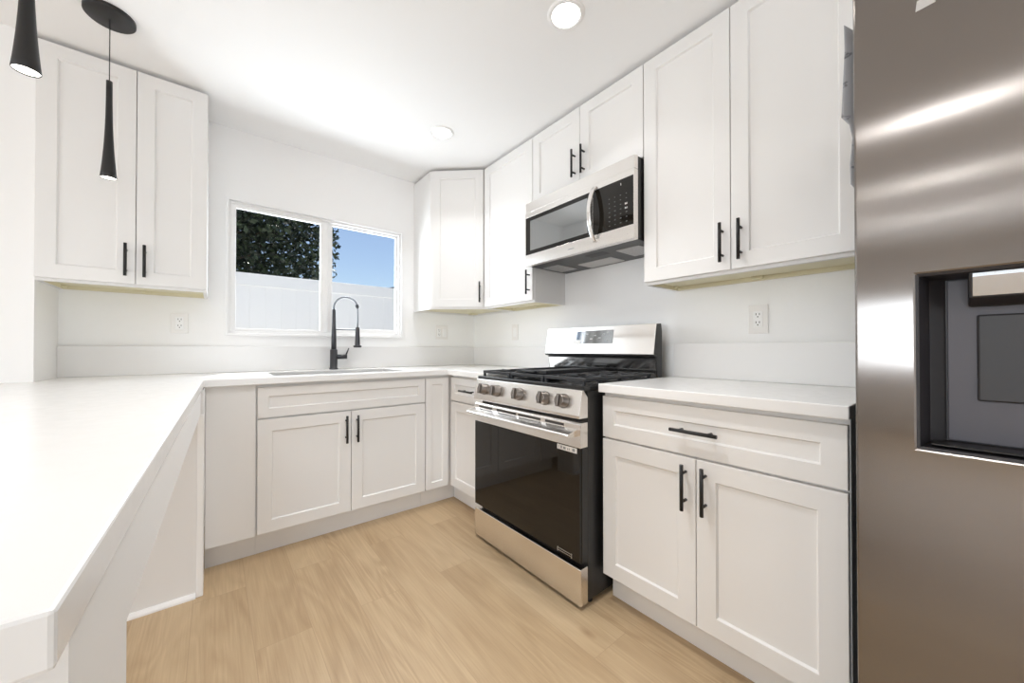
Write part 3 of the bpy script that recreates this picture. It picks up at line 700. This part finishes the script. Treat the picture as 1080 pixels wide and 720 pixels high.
# ------------------------------------------------------------------ refrigerator
FX = 1.020
fr = thing('refrigerator', 'tall stainless side-by-side refrigerator with a dispenser in its door', 'refrigerator', (FX, 0.140, 0), RZ)
FW, FH = 0.912, 1.800
part('body', M['charcoal'], fr, lambda b: box(b, 0.006, FW-0.006, 0.075, 0.845, 0.03, FH-0.02, 0.004))
part('base_grille', M['dark_plastic'], fr, lambda b: box(b, 0.01, FW-0.01, 0.03, 0.075, 0.002, 0.050, 0.002))
DW = 0.395; D0, D1, DZ0, DZ1 = 0.085, 0.308, 0.874, 1.199
def fdoor(b):
    wall_y(b, 0.0, 0.072, 0.0, DW, 0.055, FH, [(D0, D1, DZ0, DZ1)])
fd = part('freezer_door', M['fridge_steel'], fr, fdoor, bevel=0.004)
def recess(b):
    def rect(x0, x1, z0, z1, y): return [b.verts.new(c) for c in ((x0, y, z0), (x1, y, z0), (x1, y, z1), (x0, y, z1))]
    r = [rect(D0-0.001, D1+0.001, DZ0-0.001, DZ1+0.001, 0.002), rect(D0+0.003, D1-0.003, DZ0+0.004, DZ1-0.004, 0.004), rect(D0+0.014, D1-0.014, DZ0+0.008, DZ1-0.008, 0.055), rect(D0+0.034, D1-0.034, DZ0+0.012, DZ1-0.008, 0.071)]
    for P, Q in zip(r, r[1:]):
        for k in range(4): b.faces.new((P[k], P[(k+1) % 4], Q[(k+1) % 4], Q[k]))
    b.faces.new(r[-1]); bmesh.ops.recalc_face_normals(b, faces=b.faces)
    for f in b.faces: f.normal_flip() if False else None
part('dispenser_recess', M['dark_plastic'], fd, recess)
part('dispenser_back', M['grey_plastic'], fd, lambda b: box(b, D0+0.036, D1-0.036, 0.0665, 0.0705, DZ0+0.014, DZ1-0.010, 0.001))
part('dispenser_paddle', M['dark_plastic'], fd, lambda b: box(b, 0.156, 0.238, 0.059, 0.0660, 0.965, 1.122, 0.003, 2))
part('nozzle_housing', M['dark_plastic'], fd, lambda b: prism(b, [(0.010, 1.196), (0.064, 1.196), (0.064, 1.138), (0.046, 1.136), (0.020, 1.150)], 0.146, 0.250, 'x', 0.004))
part('nozzle_cover', M['chrome'], fd, lambda b: prism(b, [(0.0085, 1.186), (0.0085, 1.192), (0.0100, 1.192), (0.0195, 1.153), (0.0180, 1.153)], 0.151, 0.245, 'x'))
part('drip_tray', M['black'], fd, lambda b: box(b, D0+0.016, D1-0.016, 0.010, 0.052, DZ0+0.0085, DZ0+0.012, 0.001))
lb = part('door_sticker', M['lens'], fd, lambda b: prism(b, [(0.0872, 1.692), (0.1120, 1.694), (0.1125, 1.712), (0.0890, 1.711)], -0.0010, -0.0001, 'y')); lb['label'] = 'small pale torn sticker'
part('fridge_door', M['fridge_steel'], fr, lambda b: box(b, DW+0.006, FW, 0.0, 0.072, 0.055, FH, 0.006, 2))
for hx in (DW-0.035, DW+0.041):
    part('door_handle', M['bright_steel'], fr, lambda b: (box(b, hx-0.012, hx+0.012, -0.055, -0.035, 0.55, 1.55, 0.006, 2), box(b, hx-0.010, hx+0.010, -0.036, 0.001, 0.60, 0.64), box(b, hx-0.010, hx+0.010, -0.036, 0.001, 1.46, 1.50)))
# paper sheet hanging from the refrigerator's side
def sheet(b):
    # free edge of the sheet: (z, how far it stands out from the refrigerator's side)
    edge = [(1.408, 0.004), (1.430, 0.016), (1.475, 0.017), (1.535, 0.013), (1.566, 0.018), (1.588, 0.031), (1.623, 0.029), (1.680, 0.027), (1.740, 0.025), (1.799, 0.026)]
    rows = []
    for k, (z, wd) in enumerate(edge):
        row = [(1.26, 0.1406, z - 0.02), (1.16, 0.1408, z - 0.01), (1.125, 0.1412, z - 0.006)]
        for i in range(1, 7):
            s = i/6; dz = -0.035*(1-s) if k == len(edge)-1 else 0
            row.append((1.122 - 0.012*math.sin(s*PI/2) + 0.003*math.sin(5*k), 0.1412 + wd*s, z + dz))
        rows.append(row)
    n = len(rows[0])-1; mz = len(rows)-1
    F_ = [[b.verts.new(p) for p in r] for r in rows]; K_ = [[b.verts.new((p[0]+0.0006, p[1]+0.0004, p[2])) for p in r] for r in rows]
    for j in range(mz):
        for i in range(n):
            for g in (F_, K_):
                f = b.faces.new((g[j][i], g[j][i+1], g[j+1][i+1], g[j+1][i])); f.smooth = True
    for j in range(mz):
        for i in (0, n): b.faces.new((F_[j][i], F_[j+1][i], K_[j+1][i], K_[j][i]))
    for i in range(n):
        for j in (0, mz): b.faces.new((F_[j][i], F_[j][i+1], K_[j][i+1], K_[j][i]))
    bmesh.ops.recalc_face_normals(b, faces=b.faces)
tag(part('paper_sheet', M['paper'], None, sheet), 'curled printed paper sheet hanging beside the refrigerator', 'paper')

# ------------------------------------------------------------------ lamps
for i, (x, y) in enumerate(DOWNLIGHTS):
    lab = {0: 'round recessed ceiling light nearer the camera, above the range', 1: 'round recessed ceiling light near the window corner'}.get(i, 'round recessed ceiling light out of view')
    t = thing('downlight', lab, 'ceiling light', (x, y, ZC), 0, 'recessed ceiling lights')
    part('trim_ring', M['trim'], t, lambda b: lathe(b, [(0.056, -0.003), (0.060, -0.007), (0.074, -0.004), (0.077, 0.0)], cap0=False, cap1=False))
    part('diffuser', M['lamp'], t, lambda b: lathe(b, [(0.057, -0.0035), (0.03, -0.0045), (0.003, -0.0045)], cap0=False))
    L = lamp('downlight_beam', 'AREA', (x, y, ZC-0.012), (0, 0, 0), DOWNLIGHT_W[i], (0.985, 0.99, 1.0), shape='DISK', size=0.11, spread=math.radians(112 if i < 3 else 180))
    L.parent = t; L.location = (0, 0, -0.012)

def pendant(label, x, y, zb, ztop):
    t = thing('pendant_lamp', label, 'pendant lamp', (x, y, ZC), 0, 'pendant lamps over the peninsula')
    part('canopy', M['black'], t, lambda b: lathe(b, [(0.004, 0.0), (0.076, 0.0), (0.076, -0.014), (0.072, -0.018), (0.006, -0.018)], seg=40))
    part('cord', M['black'], t, lambda b: tube(b, [(0, 0, -0.018), (0, 0, ztop-ZC)], 0.0016, 8))
    h0, h1 = zb-ZC, ztop-ZC; H = h1-h0
    prof = [(0.0235, 0), (0.0250, 0.002)] + [(0.0095 + 0.0155*(1-u)**2.6, H*u) for u in [k/14 for k in range(1, 15)]] + [(0.004, H+0.003)]
    part('shade', M['black'], t, lambda b: lathe(b, [(r, h0+h) for r, h in prof], cap0=False, seg=28))
    part('lit_tip', M['pendant_lamp'], t, lambda b: lathe(b, [(0.0228, h0+0.003), (0.002, h0+0.0035)], seg=24))
    L = lamp('pendant_glow', 'SPOT', (x, y, zb), (0, 0, 0), 0.8, (1.0, 0.94, 0.85), spot_size=math.radians(100), spot_blend=0.6, shadow_soft_size=0.02)
    L.parent = t; L.location = (0, 0, h0-0.004)
pendant('slim black trumpet pendant lamp showing its round ceiling canopy, nearer the window', -0.340, 2.200, 1.756, 2.155)
pendant('black trumpet pendant lamp cut off at the top of the frame, nearer the camera', -0.371, 1.481, 1.757, 2.155)

# ------------------------------------------------------------------ outlets and switches (local: front towards -y)
def outlet(label, loc, rz, kind='duplex', w=0.076, h=0.128):
    t = thing('wall_outlet' if kind != 'switch' else 'light_switch', label, 'outlet' if kind != 'switch' else 'switch', loc, rz, 'wall outlets and switches')
    part('cover_plate', M['outlet'], t, lambda b: box(b, -w/2, w/2, -0.006, 0.0, -h/2, h/2, 0.002, 2))
    gangs = [0.0] if w < 0.1 else [-0.026, 0.026]
    for k, gx in enumerate(gangs):
        part('insert', M['trim'], t, lambda b: box(b, gx-0.0175, gx+0.0175, -0.009, -0.0055, -0.036, 0.036, 0.001))
        if kind == 'duplex' or (kind == 'double' and k == 0):
            def holes(b):
                for zc in (-0.018, 0.018):
                    for sx in (-0.0065, 0.0065): box(b, gx+sx-0.0013, gx+sx+0.0013, -0.0094, -0.0085, zc, zc+0.009)
                    lathe(b, [(0.0028, -0.0094), (0.0028, -0.0085)], c=(gx, 0, zc-0.007), axis='y', seg=12)
            part('socket_holes', M['slot'], t, holes)
    return t
outlet('white duplex outlet on the wall right of the range', (XR, 0.573, 1.190), RZ)
outlet('white duplex outlet below the left wall cabinet, on the window wall', (-0.157, YB, 1.207), 0, h=0.115)
outlet('white double outlet plate on the window wall below the corner cabinet', (1.533, YB, 1.198), 0, 'double', w=0.118, h=0.122)
outlet('white switch plate on the range wall near the room corner', (XR, 2.268, 1.190), RZ, 'switch')
